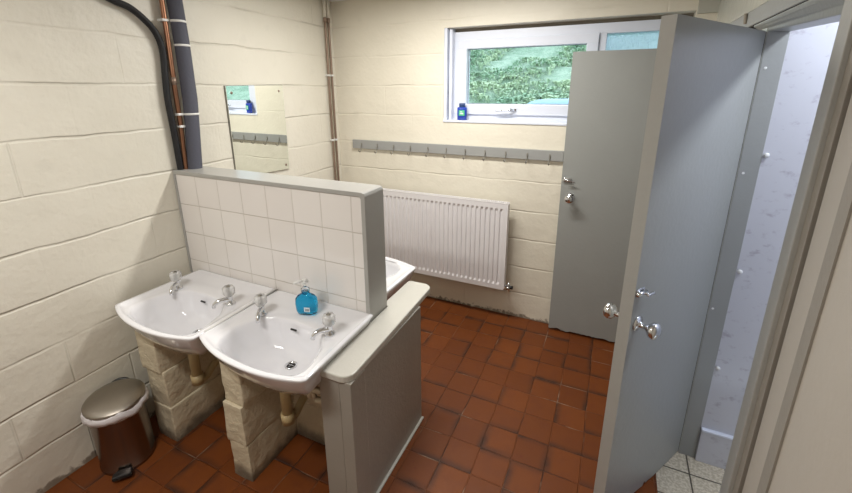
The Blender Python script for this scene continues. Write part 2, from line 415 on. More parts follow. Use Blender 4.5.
# local +x = along door; local y: visible face towards the camera
wd = math.hypot(dx, dy)
leaf = link('door_leaf', ragged_door(wd, .040, .008, 1.772, .008, 3, (wd*.35, wd*.62, .012)), [MAT['grey'], MAT['rough_edge'], MAT['grey_edge']], D1)
# decide on which local side the visible face is
loc_cam = D1.matrix_basis.inverted() @ Vector((1.962, -2.614, 1.59))
s1 = 1 if loc_cam.y > 0 else -1
leaf.location = (0, -.040 if s1 > 0 else 0, 0)
KX = wd-.042
knob(D1, (KX, 0, .868), -s1, 'chrome knob on the cubicle side')
knob(D1, (KX, -.040*s1, .868), s1, 'chrome knob on the washroom side')
lt = thumb_latch(D1, (KX+.015, 0, .985));
if s1 > 0: lt.rotation_euler = (0, 0, PI)
link('hinge_gap_shade', boxes([((-.004, -.040*s1 if s1 > 0 else .0, .01), (.0, 0 if s1 > 0 else .04, 1.77))]), MAT['dark'], D1)  # near-black strip painted in for the shade of the hinge gap
# far door, folded back flat in front of the back wall
D2 = empty('door_2', (2.345, -.070, 0)); tag(D2, 'grey cubicle door folded back against the end wall under the window', kind='structure')
D2.rotation_euler = (0, 0, PI)
link('door_leaf', ragged_door(.640, .036, .016, 1.790, .016, 9), [MAT['grey'], MAT['liner'], MAT['grey_edge']], D2).location = (0, -.036, 0)
knob(D2, (2.345-1.764, 0, .945), -1)
l2 = thumb_latch(D2, (2.345-1.742, 0, 1.052)); l2.rotation_euler = (0, 0, PI)

# ------------------------------------------------------------------ window
W = empty('window_1', (0, 0, 0)); tag(W, 'white plastic window high in the end wall, looking out on a green hillside', kind='structure')
fy0, fy1 = .075, .135
link('reveal_lining', boxes([((WX0, .004, WZ0), (.908, .13, WZ1)), ((.914, .030, WZ0), (.934, .13, WZ1))], .002), MAT['pvc'], W)
link('window_sill', boxes([((WX0-.002, -.006, WZ0-.012), (WX1, .14, WZ0+.003))], .003), MAT['pvc'], W)
link('outer_frame', boxes([((.930, fy0, WZ0), (WX1, fy1, 1.428)), ((.930, fy0, 1.893), (WX1, fy1, 1.951)), ((.930, fy0, 1.42), (.966, fy1, 1.90)), ((1.828, fy0, 1.42), (1.868, fy1, 1.90)), ((2.235, fy0, 1.42), (WX1, fy1, 1.90))], .003), MAT['pvc'], W)
cs = link('casement_frame', boxes([((.962, fy0-.015, 1.424), (1.828, fy1, 1.492)), ((.962, fy0-.015, 1.843), (1.828, fy1, 1.899)), ((.962, fy0-.015, 1.49), (1.026, fy1, 1.845)), ((1.764, fy0-.015, 1.49), (1.828, fy1, 1.845))], .004), MAT['pvc'], W)
link('gasket', boxes([((1.024, .098, 1.490), (1.766, .104, 1.4955)), ((1.024, .098, 1.8405), (1.766, .104, 1.846)), ((1.024, .098, 1.49), (1.0295, .104, 1.846)), ((1.761, .098, 1.49), (1.766, .104, 1.846))]), MAT['gasket_grey'], cs)
link('window_pane', boxes([((1.02, .105, 1.485), (1.77, .111, 1.85))]), MAT['pane'], cs)
link('window_pane', boxes([((1.86, .100, 1.425), (2.24, .106, 1.895))]), MAT['obscure'], W)
bm = boxes([((1.325, fy0-.024, 1.450), (1.375, fy0-.014, 1.466))], .003); tube(bm, smooth_path([(1.36, fy0-.026, 1.458), (1.345, fy0-.045, 1.458), (1.30, fy0-.048, 1.455), (1.245, fy0-.046, 1.450)], 5), [.007]*8+[.006]*8, 10)
link('window_handle', bm, MAT['chrome'], W, True)
link('head_shadow_gap', boxes([((.93, .09, 1.951), (WX1, .13, 1.972))]), MAT['rough_edge'], W)

# ------------------------------------------------------------------ low tiled partition
YP, YB, XE, ZC = -1.359, -1.233, 1.1256, 1.2104
P = empty('tiled_partition', (0, 0, 0)); tag(P, 'low white-tiled partition with grey capping between the basins', 'partition')
link('core', boxes([((.002, YP+.008, .60), (XE-.008, YB-.008, ZC-.012))]), MAT['counter'], P)
link('tile_facing', boxes([((.012, YP, .60), (XE-.012, YP+.009, ZC-.014))]), MAT['tiles'], P)
link('tile_facing', boxes([((.012, YB-.009, .60), (XE-.012, YB, ZC-.014))]), MAT['tiles'], P)
def capping():
    bm = bmesh.new()
    path = [(.0, ZC-.007), (XE-.045, ZC-.007), (XE-.010, ZC-.035), (XE-.010, .648)]
    path = [(.0, ZC), (XE-.016, ZC), (XE-.005, ZC-.004), (XE, ZC-.015), (XE, .640)]
    inn = [(.0, ZC-.018), (XE-.030, ZC-.018), (XE-.023, ZC-.021), (XE-.020, ZC-.028), (XE-.020, .640)]
    f_ = YP-.007; b_ = YB+.007
    o1 = [bm.verts.new((x, f_, z)) for x, z in path]; o2 = [bm.verts.new((x, b_, z)) for x, z in path]
    i1 = [bm.verts.new((x, f_, z)) for x, z in inn]; i2 = [bm.verts.new((x, b_, z)) for x, z in inn]
    for k in range(4):
        bm.faces.new((o1[k], o1[k+1], o2[k+1], o2[k])); bm.faces.new((i1[k], i2[k], i2[k+1], i1[k+1]))
        bm.faces.new((o1[k], i1[k], i1[k+1], o1[k+1])); bm.faces.new((o2[k], o2[k+1], i2[k+1], i2[k]))
    bm.faces.new((o1[0], o2[0], i2[0], i1[0])); bm.faces.new((o1[4], i1[4], i2[4], o2[4]))
    bmesh.ops.recalc_face_normals(bm, faces=bm.faces)
    bmesh.ops.bevel(bm, geom=[e for e in bm.edges if e.calc_face_angle(0) > .3], offset=.0025, segments=2, affect='EDGES', profile=.5)
    return bm
link('capping', capping(), MAT['cap'], P)
link('edge_trim', boxes([((.0, YP-.006, .66), (.012, YP+.012, ZC-.016))], .002), MAT['cap'], P)

# painted block wall that carries basins, and its piers
def blob_block(a, b, amp, seed, cuts=10):
    bm = bmesh.new(); box(bm, a, b)
    bmesh.ops.bevel(bm, geom=list(bm.edges), offset=.004, segments=2, affect='EDGES', profile=.5)
    bmesh.ops.subdivide_edges(bm, edges=[e for e in bm.edges if e.calc_length() > .05], cuts=cuts, use_grid_fill=True)
    bm.normal_update()
    for v_ in bm.verts:
        q = v_.co*9+Vector((seed, seed*2, 0)); d = noise.fractal(q, 1, 2, 4)*amp + noise.noise(v_.co*35)*amp*.45
        v_.co += v_.normal*d
    return bm
def join_bm(lst):
    out = bmesh.new()
    for b in lst:
        me = bpy.data.meshes.new('tmp'); b.to_mesh(me); b.free(); out.from_mesh(me); bpy.data.meshes.remove(me)
    return out
m = NB('cream_paint_on_rough_block'); X, Y, Z = m.xyz(); f = m.noise(14, 6)
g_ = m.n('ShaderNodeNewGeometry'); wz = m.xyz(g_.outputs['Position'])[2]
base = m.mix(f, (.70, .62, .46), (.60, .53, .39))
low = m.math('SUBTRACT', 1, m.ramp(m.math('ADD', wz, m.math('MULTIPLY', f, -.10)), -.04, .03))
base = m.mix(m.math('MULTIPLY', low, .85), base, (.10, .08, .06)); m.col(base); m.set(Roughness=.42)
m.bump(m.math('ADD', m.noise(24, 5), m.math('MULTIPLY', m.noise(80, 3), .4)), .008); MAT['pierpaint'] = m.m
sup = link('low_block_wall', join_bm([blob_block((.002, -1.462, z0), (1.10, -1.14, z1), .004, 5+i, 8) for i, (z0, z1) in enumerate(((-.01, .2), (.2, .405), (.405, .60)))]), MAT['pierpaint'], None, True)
tag(sup, 'cream painted low block wall under the tiled partition', 'wall')
def pier(x0, x1, yb, offs, label, seed):
    bl = []
    for i, (z0, z1) in enumerate(((-.01, .185), (.185, .375), (.375, .515))):
        dx_, dy_ = offs[i]
        bl.append(blob_block((x0+dx_, -1.735+dy_, z0), (x1+dx_, yb, z1), .004, seed+i*3, 10))
    bl.append(blob_block((x0+offs[2][0], -1.735+offs[2][1], .48), (x1+offs[2][0], -1.708, .572), .003, seed+20, 4))
    o = link('block_pier', join_bm(bl), MAT['pierpaint'], None, True)
    return tag(o, label, 'pier', 'rough painted block piers under the basins')
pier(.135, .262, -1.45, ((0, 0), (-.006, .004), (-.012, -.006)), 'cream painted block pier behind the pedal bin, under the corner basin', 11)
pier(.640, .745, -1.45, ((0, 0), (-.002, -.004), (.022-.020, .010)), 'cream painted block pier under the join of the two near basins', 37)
bmd = boxes([((.262, -1.56, .0), (.275, -1.46, .012)), ((.745, -1.60, 0), (.758, -1.46, .012))], .003)

# end cabinet with counter slab
K = empty('end_cabinet', (1.19, -1.4, 0)); tag(K, 'taupe grey boxed-in end panel with pale rounded counter top beside the basins', 'cabinet')
def kid(name, bm, mat, **k):
    o = link(name, bm, mat, None, **k); o.parent = K; o.matrix_parent_inverse = Matrix.Translation(-K.location); return o
kid('cabinet_body', boxes([((1.112, -1.684, 0), (1.244, -1.125, .629))], .004), MAT['cab'])
kid('corner_strip', boxes([((1.200, -1.689, 0), (1.249, -1.60, .629)), ((1.112, -1.688, 0), (1.200, -1.682, .629))], .003), MAT['cab'])
poly = roundpoly([(1.116, -1.697), (1.250, -1.697), (1.232, -.962), (1.10, -.962), (1.10, YB+.01), (1.128, YB+.006), (1.128, YP-.008), (1.116, YP-.008)][::1], [.008, .045, .045, .02, 0, 0, 0, 0])
kid('counter_top', prism(bmesh.new(), poly, .628, .656, .005), MAT['counter'])
kid('caulk_line', boxes([((1.244, -1.686, 0), (1.256, -1.125, .008))], .002), MAT['caulk'])

# ------------------------------------------------------------------ basins
def resample(poly, n, c=(0, 0)):
    """radial samples of a star-shaped polygon about c"""
    out = []; m_ = len(poly)
    for k in range(n):
        a = 2*PI*k/n; d = Vector((math.cos(a), math.sin(a))); best = None
        for i in range(m_):
            p0 = Vector(poly[i])-Vector(c); e = Vector(poly[(i+1) % m_])-Vector(poly[i])
            den = d.x*e.y-d.y*e.x
            if abs(den) < 1e-12: continue
            t = (p0.x*e.y-p0.y*e.x)/den; s = (p0.x*d.y-p0.y*d.x)/den
            if t > 0 and -1e-6 <= s <= 1+1e-6 and (best is None or t > best): best = t
        out.append(Vector((c[0]+d.x*best, c[1]+d.y*best)))
    return out
def basin_mesh(bm):
    N = 128; c = (0, -.265)
    front = [(-.272+.544*k/16, -.474+.055*abs((k-8)/8)**2.2-.014*((k-8)/8)) for k in range(17)]
    outl = roundpoly([(-.262, 0)]+front+[(.262, 0)], [.010]+[.014]+[0]*15+[.014]+[.010], 4)
    bowl = roundpoly([(-.200, -.300), (-.192, -.395), (-.117, -.432), (.012, -.447), (.155, -.440), (.222, -.418), (.232, -.370), (.200, -.253), (.149, -.190), (.07, -.168), (-.013, -.160), (-.10, -.168), (-.157, -.200)], [.03, .05, .08, .1, .08, .04, .04, .06, .05, .06, .06, .05, .04], 5)
    O = resample(outl, N, c); B = resample(bowl, N, c); CV = Vector(c); D = Vector((.026, -.250))
    def sm(L, it=2):
        for _ in range(it): L = [(L[i-1]+L[i]*2+L[(i+1) % N])/4 for i in range(N)]
        return L
    B = sm(B, 3)
    # rear ledge soap recess handled by a lowered intermediate ring
    def inset(L, d): return [p_-(p_-CV).normalized()*d for p_ in L]
    def lerp(a, b, t): return [x.lerp(y, t) for x, y in zip(a, b)]
    def sc(L, s, q): return [q+(p_-q)*s for p_ in L]
    Dl = sc(B, 0, D)
    seq = []
    seq.append((sc(O, .22, Vector((0, -.25))), -.180)); seq.append((sc(O, .50, Vector((0, -.22))), -.172)); seq.append((sc(O, .74, Vector((0, -.16))), -.140))
    seq.append((sc(O, .89, Vector((0, -.06))), -.092)); seq.append((inset(O, .022), -.050)); seq.append((inset(O, .008), -.020)); seq.append((inset(O, .001), -.008)); seq.append((O, -.003)); seq.append((inset(O, .0022), 0))
    seq.append((inset(O, .016), .0005)); seq.append((inset(O, .021), -.001)); seq.append((lerp(inset(O, .026), B, .04), -.006)); seq.append((lerp(inset(O, .026), B, .55), -.008))
    seq.append((sc(B, 1.02, CV), -.009)); seq.append((sc(B, .985, CV), -.014)); seq.append((sc(B, .955, CV), -.032))
    for s, z in ((.90, -.065), (.82, -.098), (.68, -.126), (.48, -.141), (.27, -.148), (.12, -.151)): seq.append((lerp(Dl, sc(B, 1, CV), s), z))
    rings = [[bm.verts.new((p_.x, p_.y, z)) for p_ in L] for L, z in seq]
    for i in range(len(rings)-1):
        for k in range(N): bm.faces.new((rings[i][k], rings[i][(k+1) % N], rings[i+1][(k+1) % N], rings[i+1][k]))
    bm.faces.new(rings[0][::-1]); bm.faces.new(rings[-1])
    bmesh.ops.recalc_face_normals(bm, faces=bm.faces); return bm
def make_tap(parent, x, y, sgn, cap):
    """sgn: +1 spout points towards +x side of the bowl"""
    t = link('tap', lathe(bmesh.new(), [(.020, -.008), (.021, .000), (.017, .004), (.012, .010), (.011, .030), (.013, .034), (.009, .038), (.006, .044)], 20), MAT['chrome'], parent, True, (x, y, -.002))
    a = math.radians(-58 if sgn > 0 else -125)
    d = Vector((math.cos(a), math.sin(a), 0))
    bm = tube(bmesh.new(), smooth_path([Vector((0, 0, .018)), d*.02+Vector((0, 0, .022)), d*.045+Vector((0, 0, .020)), d*.062+Vector((0, 0, .010)), d*.066+Vector((0, 0, -.004))], 4), [.011]*5+[.0095]*6+[.0085]*6, 14)
    link('spout', bm, MAT['chrome'], t, True)
    link('tap_head', lathe(bmesh.new(), [(.008, .034), (.017, .038), (.0235, .046), (.0245, .072), (.020, .080), (.006, .080)], 40, lobes=8, lobe_amp=.055), MAT['crystal'], t, True)
    link('head_insert', lathe(bmesh.new(), [(.005, .036), (.006, .066), (.009, .0805), (.009, .0815)], 16), MAT['chrome'] if cap else MAT['hook'], t, True)
    return t
def make_basin():
    r = empty('wash_basin', (0, 0, 0))
    b = link('bowl', basin_mesh(bmesh.new()), MAT['ceramic'], r, True)
    make_tap(r, -.176, -.182, 1, False); make_tap(r, .176, -.182, -1, False)
    dr = link('drain', lathe(bmesh.new(), [(.024, -.1515), (.024, -.147), (.021, -.1455), (.017, -.1480), (.016, -.1505)], 28, origin=(.026, -.250, 0)), MAT['chrome'], r, True)
    bm = lathe(bmesh.new(), [(.0165, -.1498), (.0160, -.1488)], 24, origin=(.026, -.250, 0)); link('drain_hole', bm, MAT['dark'], dr)
    bm = boxes([((.011, -.251, -.1488), (.041, -.249, -.1470)), ((.025, -.265, -.1488), (.027, -.235, -.1470))]); link('drain_cross', bm, MAT['chrome'], dr)
    # overflow slot set in the rear bowl wall
    bm = bmesh.new(); pl = roundpoly([(-.016, -.004), (.016, -.004), (.016, .004), (-.016, .004)], [.0035]*4, 4); prism(bm, pl, 0, .002)
    ov = link('overflow_slot', bm, MAT['black'], r, False, (-.010, -.1805, -.040)); ov.rotation_euler = (math.radians(62), 0, 0)
    # yellowed waste and trap
    bm = tube(bmesh.new(), [(.015, -.285, -.17), (.015, -.285, -.385)], .021, 20); tube(bm, [(.015, -.285, -.350), (.015, -.285, -.395)], .027, 20); tube(bm, [(.015, -.285, -.20), (.015, -.285, -.225)], .027, 20)
    link('waste_trap', bm, MAT['wastepipe'], r, True)
    bm = tube(bmesh.new(), smooth_path([(.015, -.285, -.375), (.015, -.25, -.392), (.015, -.20, -.36), (.015, -.13, -.33), (.015, -.104, -.33)], 5), .017, 14)
    link('waste_pipe', bm, MAT['wastepipe'], r, True)
    return r
B1 = make_basin(); B1.location = (.340, YP-.001, .692)
tag(B1, 'white basin in the corner against the left wall, with two crystal-topped taps', 'basin', 'ceramic wash basins on the partition')
B2 = copy_tree(B1); B2.location = (.879, YP-.001, .690)
tag(B2, 'nearest white basin, at the end cabinet, with blue soap standing on its ledge', 'basin', 'ceramic wash basins on the partition')
B3 = copy_tree(B1); B3.location = (.828, YB+.001, .690); B3.rotation_euler = (0, 0, PI); B3.scale = (1, .88, 1)
tag(B3, 'white basin on the far side of the tiled partition, only its corner showing', 'basin', 'ceramic wash basins on the partition')
# isolating valve and painted pipes by the cabinet
bm = tube(bmesh.new(), smooth_path([(.985, -1.465, .30), (.985, -1.52, .32), (.99, -1.56, .37), (1.00, -1.60, .42), (1.00, -1.60, .50)], 5), .010, 12)
tube(bm, [(.955, -1.60, .445), (1.085, -1.60, .465)], .013, 12); tube(bm, [(.985, -1.60, .42), (.985, -1.60, .475)], .018, 12)
tube(bm, smooth_path([(1.04, -1.63, .44), (1.075, -1.635, .455), (1.095, -1.64, .50), (1.085, -1.64, .545), (1.055, -1.63, .54)], 5), .011, 12)
tube(bm, smooth_path([(1.02, -1.47, .24), (1.02, -1.52, .27), (1.045, -1.57, .33), (1.085, -1.60, .33)], 5), .010, 12)
tag(link('supply_pipe', bm, MAT['pierpaint'], None, True), 'cream painted pipes and valve tucked under the nearest basin', 'pipe')
tag(link('sealant_bead', tube(bmesh.new(), [(.6085, -1.365, .6925), (.609, -1.55, .6925), (.6095, -1.74, .690)], .005, 8), MAT['clip'], None, True), 'white sealant bead in the joint between the two near basins', 'sealant')

# ------------------------------------------------------------------ soap bottle
S = empty('soap_bottle', (.873, -1.458, .6845)); tag(S, 'bottle of blue liquid hand soap with clear pump, on the nearest basin ledge', 'soap bottle')
S.rotation_euler = (0, 0, math.radians(18)); S.scale = (1.18, 1.1, 1.12)
def oval_stack(bm, prof, seg=32, p_=2.6):
    rings = []
    for a, b, z in prof:
        rg = []
        for k in range(seg):
            t = 2*PI*k/seg; c_, s_ = math.cos(t), math.sin(t)
            rg.append(bm.verts.new((a*math.copysign(abs(c_)**(2/p_), c_), b*math.copysign(abs(s_)**(2/p_), s_), z)))
        rings.append(rg)
    for i in range(len(rings)-1):
        for k in range(seg): bm.faces.new((rings[i][k], rings[i][(k+1) % seg], rings[i+1][(k+1) % seg], rings[i+1][k]))
    bm.faces.new(rings[0][::-1]); bm.faces.new(rings[-1]); return bm
link('bottle', oval_stack(bmesh.new(), [(.026, .014, 0), (.035, .020, .003), (.038, .023, .015), (.040, .024, .040), (.038, .023, .062), (.030, .019, .073), (.022, .014, .078), (.0125, .0125, .082), (.012, .012, .090)]), MAT['soap'], S, True)
pm = link('pump', lathe(bmesh.new(), [(.0135, .088), (.0145, .090), (.0145, .102), (.007, .106), (.005, .108), (.005, .122), (.010, .124), (.0125, .128), (.012, .136), (.006, .138)], 24), MAT['clearplastic'], S, True)
bm = tube(bmesh.new(), [(0, 0, .131), (-.018, -.012, .133), (-.032, -.022, .130)], [.006, .005, .004], 10); link('nozzle', bm, MAT['clip'], pm, True)
link('collar', lathe(bmesh.new(), [(.010, .124), (.0128, .127), (.0128, .133), (.008, .1385), (.003, .139)], 20), MAT['clip'], pm, True)
lb = link('label_sticker', boxes([((-.001, -.0250, .018), (.020, -.0242, .036))]), MAT['soaplabel'], S)
link('barcode', boxes([((.003+.0022*i, -.0253, .021), (.0042+.0022*i, -.0249, .031)) for i in range(7)]), MAT['inkblack'], lb)

# ------------------------------------------------------------------ pedal bin
PB = empty('pedal_bin', (.128, -1.872, 0), math.radians(52)); tag(PB, 'round stainless steel pedal bin with white liner showing under its lid', 'bin')
link('body', lathe(bmesh.new(), [(.100, .0), (.104, .004), (.104, .012), (.101, .016), (.101, .290), (.103, .294)], 56), MAT['binsteel'], PB, True)
link('base_ring', lathe(bmesh.new(), [(.098, .0), (.1035, .001), (.1035, .008), (.100, .018)], 56), MAT['black'], PB, True)
ld = link('lid', lathe(bmesh.new(), [(.106, 0), (.111, .002), (.111, .014), (.107, .018), (.080, .026), (.045, .031), (.012, .033)], 56), MAT['steel'], PB, True, (0, 0, .300)); ld.rotation_euler = (math.radians(4), math.radians(0), 0)
bm = bmesh.new(); N = 90; rg = []
for j, (r_, z_) in enumerate(((.1035, .288), (.108, .300), (.114, .296), (.119, .284), (.116, .268), (.1055, .264))):
    rg.append([bm.verts.new(((r_+.009*noise.noise(Vector((k*.35, j, 0))))*math.cos(2*PI*k/N), (r_+.006*noise.noise(Vector((k*.35, j, 0))))*math.sin(2*PI*k/N), z_+.018*noise.noise(Vector((k*.16, j*.5, 3))))) for k in range(N)])
for j in range(len(rg)-1):
    for k in range(N): bm.faces.new((rg[j][k], rg[j][(k+1) % N], rg[j+1][(k+1) % N], rg[j+1][k]))
link('bin_liner', bm, MAT['liner'], PB, True)
bm = boxes([((-.030, -.145, .012), (.030, -.100, .022))], .004); box(bm, (-.036, -.150, .014), (.036, -.120, .034), .006)
link('pedal', bm, MAT['black'], PB)
bm = tube(bmesh.new(), smooth_path([(-.040, .100, .285), (-.03, .122, .305), (0, .128, .314), (.03, .122, .305), (.040, .100, .285)], 5), .007, 10)
link('carry_handle', bm, MAT['black'], PB, True)
link('hinge', boxes([((-.022, .098, .245), (.022, .112, .300))], .004), MAT['black'], PB)

# ------------------------------------------------------------------ mirror
MR = empty('wall_mirror', (0, -.79, 1.35)); tag(MR, 'frameless rectangular mirror screwed to the left wall above the partition', 'mirror')
bm = bmesh.new(); q = [(-1.000, 1.612), (-.576, 1.620), (-.584, 1.082), (-1.003, 1.098)]
a = [bm.verts.new((.012+.0035*(z-1.08)+.003*(y+1.0), y+.79, z-1.35)) for y, z in q]; b = [bm.verts.new((.007, y+.79, z-1.35)) for y, z in q]
bm.faces.new(a); bm.faces.new(b[::-1])
for i in range(4): bm.faces.new((a[i], b[i], b[(i+1) % 4], a[(i+1) % 4]))
bmesh.ops.recalc_face_normals(bm, faces=bm.faces); link('mirror_glass', bm, MAT['mirror'], MR)
q2 = [(y+(.0025 if i in (1, 2) else -.0025)+.79, z+(.0025 if i < 2 else -.0025)-1.35) for i, (y, z) in enumerate(q)]
bm = bmesh.new(); a = [bm.verts.new((.007, y, z)) for y, z in q2]; b = [bm.verts.new((.001, y, z)) for y, z in q2]
bm.faces.new(a); bm.faces.new(b[::-1])
for i in range(4): bm.faces.new((a[i], b[i], b[(i+1) % 4], a[(i+1) % 4]))
bmesh.ops.recalc_face_normals(bm, faces=bm.faces); link('mirror_backing', bm, MAT['hook'], MR)
for y, z in ((-.613, 1.583), (-.968, 1.575), (-.612, 1.112), (-.972, 1.125)):
    link('screw', lathe(bmesh.new(), [(.008, .012), (.008, .0145), (.005, .0165)], 16, 'x', (0, y+.79, z-1.35)), MAT['oldcopper'], MR, True)

# ------------------------------------------------------------------ coat rail
CR = empty('coat_rail', (.92, 0, 1.185)); tag(CR, 'long grey board with a row of small metal coat hooks on the end wall', 'coat rail')
link('board', boxes([((.138-.92, -.022, -.032), (1.699-.92, -.001, .033))], .002), MAT['grey_rail'], CR)
hk0 = None
for i in range(11):
    x = .222+.1396*i-.92
    if hk0 is None:
        bm = tube(bmesh.new(), smooth_path([(0, -.023, -.004), (0, -.030, -.012), (0, -.036, -.036), (0, -.046, -.052), (0, -.062, -.050), (0, -.068, -.036)], 5), .0028, 8)
        box(bm, (-.005, -.025, -.016), (.005, -.0215, .012), .001)
        hk0 = link('coat_hook', bm, MAT['hook'], CR, True, (x, 0, 0))
    else:
        h_ = hk0.copy(); C.objects.link(h_); h_.parent = CR; h_.location = (x, 0, 0)
bm = None

# ------------------------------------------------------------------ radiator
RX0, RX1, RZ0, RZ1, RY = .22, 1.393, .247, .867, -.118
RD = empty('radiator', (.8, 0, .25)); tag(RD, 'white ribbed panel radiator on the end wall below the coat rail', 'radiator')
def rkid(name, bm, mat, smooth=False):
    o = link(name, bm, mat, None, smooth); o.parent = RD; o.matrix_parent_inverse = Matrix.Translation(-RD.location); return o
def rad_panel(y, sgn):
    bm = bmesh.new(); pitch = .0333; n = int((RX1-RX0-.03)/pitch); xs = []
    x = RX0+.014
    prof = [(RX0+.003, 0), (RX0+.012, 0)]
    for i in range(n):
        c_ = x+pitch*(i+.5)
        prof += [(c_-.010, 0), (c_-.006, .009), (c_+.006, .009), (c_+.010, 0)]
    prof += [(RX1-.003, 0)]
    zs = [(RZ0+.002, 0), (RZ0+.035, 0), (RZ0+.052, 1), (RZ1-.052, 1), (RZ1-.035, 0), (RZ1-.002, 0)]
    G = [[bm.verts.new((px_, y+sgn*(.004+d*k), z)) for px_, d in prof] for z, k in zs]
    for i in range(len(G)-1):
        for j in range(len(prof)-1): bm.faces.new((G[i][j], G[i][j+1], G[i+1][j+1], G[i+1][j]))
    # closed rear skin so the panel has thickness
    back = [bm.verts.new((x_, y+sgn*.014, z)) for x_, z in ((RX0+.003, RZ0+.002), (RX1-.003, RZ0+.002), (RX1-.003, RZ1-.002), (RX0+.003, RZ1-.002))]
    bm.faces.new(back)
    bmesh.ops.recalc_face_normals(bm, faces=bm.faces); return bm
rkid('front_panel', rad_panel(RY, 1), MAT['enamel'])
rkid('rear_panel', rad_panel(-.072, -1), MAT['enamel'])
rkid('side_cover', boxes([((RX1-.004, RY+.002, RZ0+.012), (RX1+.002, -.068, RZ1))], .0015), MAT['enamel'])
rkid('side_cover', boxes([((RX0-.002, RY+.002, RZ0+.012), (RX0+.004, -.068, RZ1))], .0015), MAT['enamel'])
gl = [((RX0, RY+.003, RZ1-.001), (RX1, RY+.012, RZ1+.004)), ((RX0, -.076, RZ1-.001), (RX1, -.068, RZ1+.004))]
x = RX0+.004
while x < RX1-.01: gl.append(((x, RY+.010, RZ1-.001), (x+.006, -.072, RZ1+.003))); x += .0135
rkid('top_grille', boxes(gl), MAT['enamel'])
for bx in (.45, 1.20): rkid('wall_bracket', boxes([((bx, -.075, .35), (bx+.03, -.001, .78))], .002), MAT['enamel'])
bm = tube(bmesh.new(), [(RX1, -.085, RZ0+.022), (RX1+.030, -.085, RZ0+.022)], .010, 14); tube(bm, [(RX1+.012, -.085, RZ0+.022), (RX1+.034, -.085, RZ0+.022)], .014, 6)
tube(bm, [(RX1+.028, -.085, RZ0+.010), (RX1+.028, -.085, RZ0+.050)], .011, 12); tube(bm, [(RX1+.028, -.085, RZ0+.022), (RX1+.028, -.12, RZ0+.022)], .010, 12)
rkid('valve', bm, MAT['chrome'], True)
rkid('valve_cap', tube(bmesh.new(), [(RX1+.028, -.085, RZ0+.018), (RX1+.056, -.085, RZ0+.018)], .012, 12), MAT['black'], True)
rkid('pipe_tail', tube(bmesh.new(), smooth_path([(RX1+.028, -.085, RZ0+.012), (RX1+.028, -.07, RZ0-.02), (RX1+.02, -.03, RZ0-.03), (RX1+.015, -.001, RZ0-.03)], 5), .0075, 10), MAT['pierpaint'], True)

# ------------------------------------------------------------------ pipes and cable on the left wall
bm = tube(bmesh.new(), [(.055, -1.290, .60), (.055, -1.282, 1.2), (.055, -1.262, 1.40), (.055, -1.249, 1.55), (.055, -1.245, 1.8), (.055, -1.252, CEIL)], .033, 28)
fp = link('insulated_pipe', bm, MAT['foam'], None, True); tag(fp, 'pipe in slate grey foam lagging with white tape bands, up the left wall', 'pipe')
for z in (1.90, 1.795, 1.478):
    link('tape_band', lathe(bmesh.new(), [(.0335, -.005), (.0350, -.004), (.0350, .004), (.0335, .005)], 28, origin=(.055, {1.90: -1.248, 1.795: -1.245, 1.478: -1.255}[z], z)), MAT['clip'], fp, True)
cpz = [(.032, -1.262, .60), (.032, -1.262, 1.25), (.034, -1.254, 1.45), (.034, -1.246, 1.75), (.034, -1.244, CEIL)]
cpz = smooth_path([(.035, -1.318, .70), (.035, -1.315, 1.22), (.035, -1.306, 1.42), (.035, -1.304, 1.60), (.035, -1.298, 1.82), (.035, -1.292, CEIL)], 5)
cpp = link('copper_pipe', tube(bmesh.new(), cpz, .0115, 16), MAT['copper'], None, True); tag(cpp, 'bare tarnished copper pipe between the black cable and the grey lagged pipe', 'pipe')
for z in (1.90, 1.478, 1.42):
    link('pipe_clip', boxes([((.012, -1.318, z-.006), (.050, -1.286, z+.006))], .004), MAT['clip'], cpp)
link('joint_sleeve', tube(bmesh.new(), [(.035, -1.304, 1.615), (.035, -1.303, 1.650)], .0135, 16), MAT['oldcopper'], cpp, True)
pts = [(.025, -1.66, 2.03), (.025, -1.58, 1.985), (.025, -1.498, 1.95), (.025, -1.436, 1.931), (.025, -1.381, 1.890), (.025, -1.342, 1.84), (.025, -1.325, 1.77), (.025, -1.333, 1.66), (.025, -1.341, 1.547), (.025, -1.338, 1.405), (.025, -1.337, 1.234), (.025, -1.335, 1.05), (.025, -1.335, .70)]
cb_ = link('power_cable', tube(bmesh.new(), smooth_path([(.025, -1.75, 2.10), (.025, -1.82, 2.2)][::-1]+pts, 6), .0145, 14), MAT['cable'], None, True); tag(cb_, 'thick black cable curving down the left wall from the ceiling', 'cable')
# two thin pipes in the far corner
def corner_pipe(x, y, label, r=.0085):
    root = link('corner_pipe', tube(bmesh.new(), smooth_path([(x, y, .02), (x+.001, y-.002, .9), (x-.002, y+.001, 1.4), (x, y, 2.075)], 6), r, 12), MAT['oldcopper'], None, True)
    tag(root, label, 'pipe', 'thin pipes up the far corner')
    link('painted_length', tube(bmesh.new(), [(x, y, 2.075), (x, y, CEIL)], r+.0015, 12), MAT['wall_l'], root, True)
    link('joint', tube(bmesh.new(), [(x, y, 2.05), (x, y, 2.08)], r+.004, 12), MAT['oldcopper'], root, True)
    return root
c1 = corner_pipe(.022, -.110, 'left one of the two thin brown pipes climbing the far corner')
c2 = corner_pipe(.022, -.072, 'right one of the two thin brown pipes climbing the far corner')
for z in (1.69, 1.218, .75):
    link('pipe_clip', boxes([((.002, -.124, z-.007), (.034, -.098, z+.007))], .004), MAT['clip'], c1)
    link('pipe_clip', boxes([((.002, -.085, z-.007), (.034, -.060, z+.007))], .004), MAT['clip'], c2)

